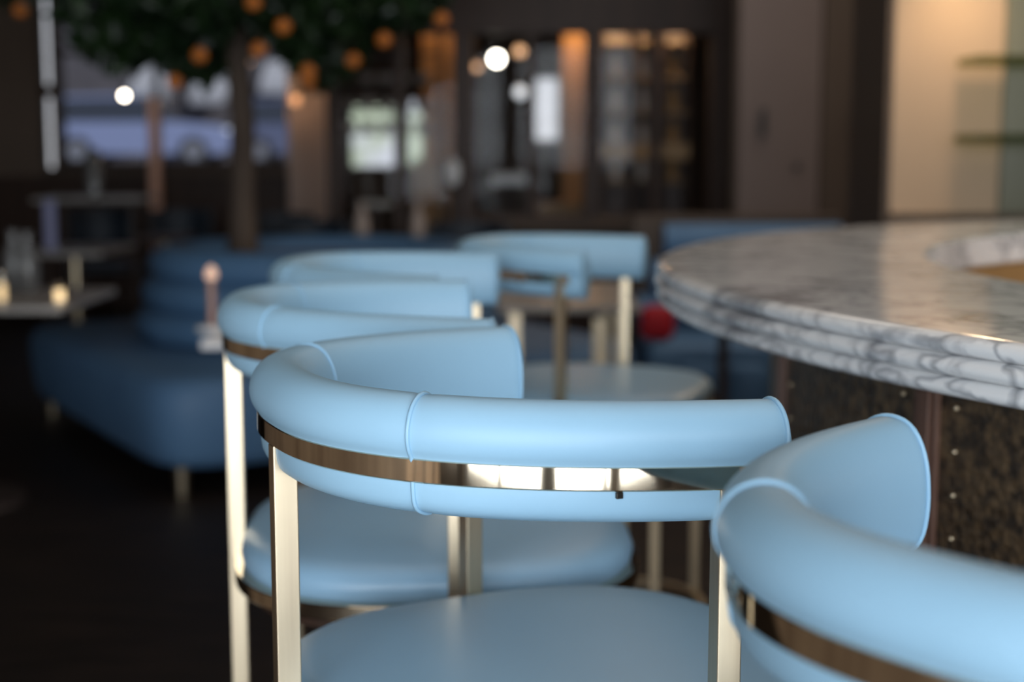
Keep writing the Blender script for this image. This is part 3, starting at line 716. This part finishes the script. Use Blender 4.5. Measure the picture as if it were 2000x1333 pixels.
table('bar_table', 'tall stone topped table under the street window at the left', X(72, 9), X(283, 9), 8.85, 9.35, Z(386, 9), 4, STONE, legm=BRONZE, lw=0.010)
table('cafe_table', 'stone cafe table between the left edge table and the tall table', X(45, 7.7), X(222, 7.7), 7.4, 8.1, 0.75, 1, STONE, legm=BRASS, lw=0.025)
table('cafe_table', 'small dark cafe table just left of the blue island seat', X(250, 8.2), X(350, 8.2), 8.2, 8.6, 0.78, 1, WOODD, legm=BRASS, lw=0.02)
tag(MB().lathe([(0.02, 0), (0.05, .02), (.05, .26), (.03, .3)], 16, c=(X(182, 8.95), 8.95), z0=Z(386, 9) - 0.0).build('vase', GREYG, smooth=50), 'grey vase on the tall stone table', 'vase')
tag(MB().box(-0.028, 0.028, -0.01, 0.01, 0, 0.26).build('menu_holder', mat('pale_blue_card', (0.25, 0.26, 0.42), 0.5), loc=(X(93, 7.6), 7.6, 0.75), bevel=0.003), 'bluish menu card standing on the stone cafe table', 'menu')
BACKT = table('dining_table', 'stone dining table with gold legs behind the farthest stool', -0.05, 0.43, 4.80, 5.75, 0.75, 4, STONE, legm=BRASS, lw=0.018)
MB().box(0.085, 0.125, -0.44, -0.40, 0, 0.7).build('leg', BRASS, BACKT); 
table('cafe_table', 'pale cafe table in front of the leftmost screen pane', X(695, 8.55), X(762, 8.55), 8.53, 8.80, Z(396, 8.55), 1, STONE, legm=BRONZE)
table('cafe_table', 'low stone table between the screen and the island seat', X(640, 8.1), X(830, 8.1), 8.1, 8.42, 0.76, 1, STONE, legm=BRONZE)
bottle_on(705, 8.25, 0.76, 'pinkish carafe on the low stone table', CROCK)
bottle_on(815, 8.25, 0.76, 'grey carafe at the right end of the low stone table', CROCK)
tw_ = table('side_table', 'white topped side table behind the glazed screen', X(958, 10.3), X(1028, 10.3), 10.1, 10.5, Z(340, 10.3), 1, WHITE, th=0.07, legm=BRONZE)
tag(MB().lathe([(0.02, 0), (0.045, .04), (.045, .12), (.02, .15)], 16, c=(X(884, 8.75), 8.75), z0=Z(362, 8.75)).build('vase', WHITE, smooth=50), 'small white vase in front of the wide screen post', 'vase')
vp = thing('plant_stand', 'dark slim stand under the small white vase', 'stand', (X(884, 8.75), 8.75, 0)); MB().lathe([(0.07, 0), (0.07, .02), (.02, .03), (.02, Z(362, 8.75) - .02), (.06, Z(362, 8.75) - .001)], 16).build('column', BRONZE, vp)

# dark chairs at the far tables
def dark_chair(px, Y, rz, label):
    t = thing('dining_chair', label, 'chair', (X(px, Y), Y, 0), rz, 'dark dining chairs at the far tables')
    NAVY = D.materials.get('dark_navy_upholstery') or mat('dark_navy_upholstery', (0.02, 0.03, 0.045), 0.6)
    MB().box(-.22, .22, -.22, .22, .42, .48).build('seat', NAVY, t, bevel=.02)
    m = MB(); m.loft([[(.22 * math.cos(a) * k, .22 * math.sin(a) * k + .0, z) for k, z in ((1, .62), (1.06, .86), (.92, .86), (.88, .62))] for a in [PI * (.05 + .9 * i / 16) for i in range(17)]]); m.build('backrest', NAVY, t, smooth=50)
    for a in (-1, 1):
        for b in (-1, 1): MB().tube([(a * .18, b * .18, 0), (a * .17, b * .17, .42)], .012, 8).build('leg', BRONZE, t)
        MB().tube([(a * .19, .05, .42), (a * .21, .06, .68)], .012, 8).build('back_post', BRONZE, t)
dark_chair(190, 10.2, 0, 'dark dining chair behind the tall stone table')
dark_chair(600, 8.4, 0, 'dark dining chair just right of the tree trunk')
dark_chair(545, 9.4, 0.3, 'dark dining chair farther back, right of the tree trunk')
dark_chair(915, 8.15, 0, 'black dining chair in front of the wide screen post')
dark_chair(345, 10.0, -0.2, 'dark dining chair left of the tree trunk under the window')

# ------------------------------------------------------------------ booth behind the bar's left end
YBQ = 6.6
bo = thing('corner_booth', 'blue upholstered booth with rolled back seen past the left end of the bar', 'booth', (X(1250, YBQ), YBQ, 0))
WB = X(1660, YBQ) - X(1250, YBQ)
MB().box(-0.02, WB, 0.12, 0.24, 0, Z(423, YBQ)).build('wooden_surround', UMBER, bo, bevel=0.01)
m = MB()
zt = Z(438, YBQ)
for k in range(3):
    zc_ = 0.45 + (zt - 0.45) * (k + .5) / 3; hh = (zt - .45) / 6
    m = MB(); m.loft([[(x, 0.06 + 0.08 * math.cos(b * PI / 8), zc_ + hh * math.sin(b * PI / 8)) for b in range(16)] for x in (0.0 + 0.06 * k, WB - .02)]); m.build('back_roll', BLUED, bo, smooth=60)
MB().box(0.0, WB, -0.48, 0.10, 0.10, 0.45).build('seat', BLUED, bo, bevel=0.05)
rb = thing('red_cushion', 'crimson cushion standing on the blue booth seat', 'cushion', (X(1288, 6.2), 6.2, 0.45))
rr = []
for i in range(9):
    a = (i / 8 - .5) * 2; kk = math.sqrt(max(0.02, 1 - a * a)) ; rr.append([(.075 * math.copysign(abs(math.cos(b * PI / 12)) ** .5, math.cos(b * PI / 12)) * (0.6 + .4 * kk), a * .045, .078 + .075 * math.copysign(abs(math.sin(b * PI / 12)) ** .5, math.sin(b * PI / 12)) * (0.6 + .4 * kk)) for b in range(24)])
MB().loft(rr).build('cover', RED, rb, smooth=70)
# round blue poufs in front of the booth
def pouf(px, Y, r, label):
    t = thing('pouf', label, 'pouf', (X(px, Y), Y, 0), group='blue round poufs in front of the booth')
    MB().lathe([(r * .9, .1), (r * .99, .14), (r, .3), (r * .97, .36), (r * .85, .385), (.001, .39)], 32).build('cushion', BLUED, t, smooth=60)
    MB().lathe([(r * .6, 0), (r * .6, .1)], 24).build('base', BRONZE, t)
pouf(1375, 5.9, 0.09, 'small blue pouf left of the dark table leg under the marble counter edge')
pouf(1466, 5.9, 0.10, 'small blue pouf right of the dark table leg under the marble counter edge')
table('dining_table', 'dark pedestal table between the two blue poufs at the booth', X(1340, 5.5), X(1500, 5.5), 5.3, 5.7, 0.72, 1, WOODD, legm=BRONZE, lw=0.022)
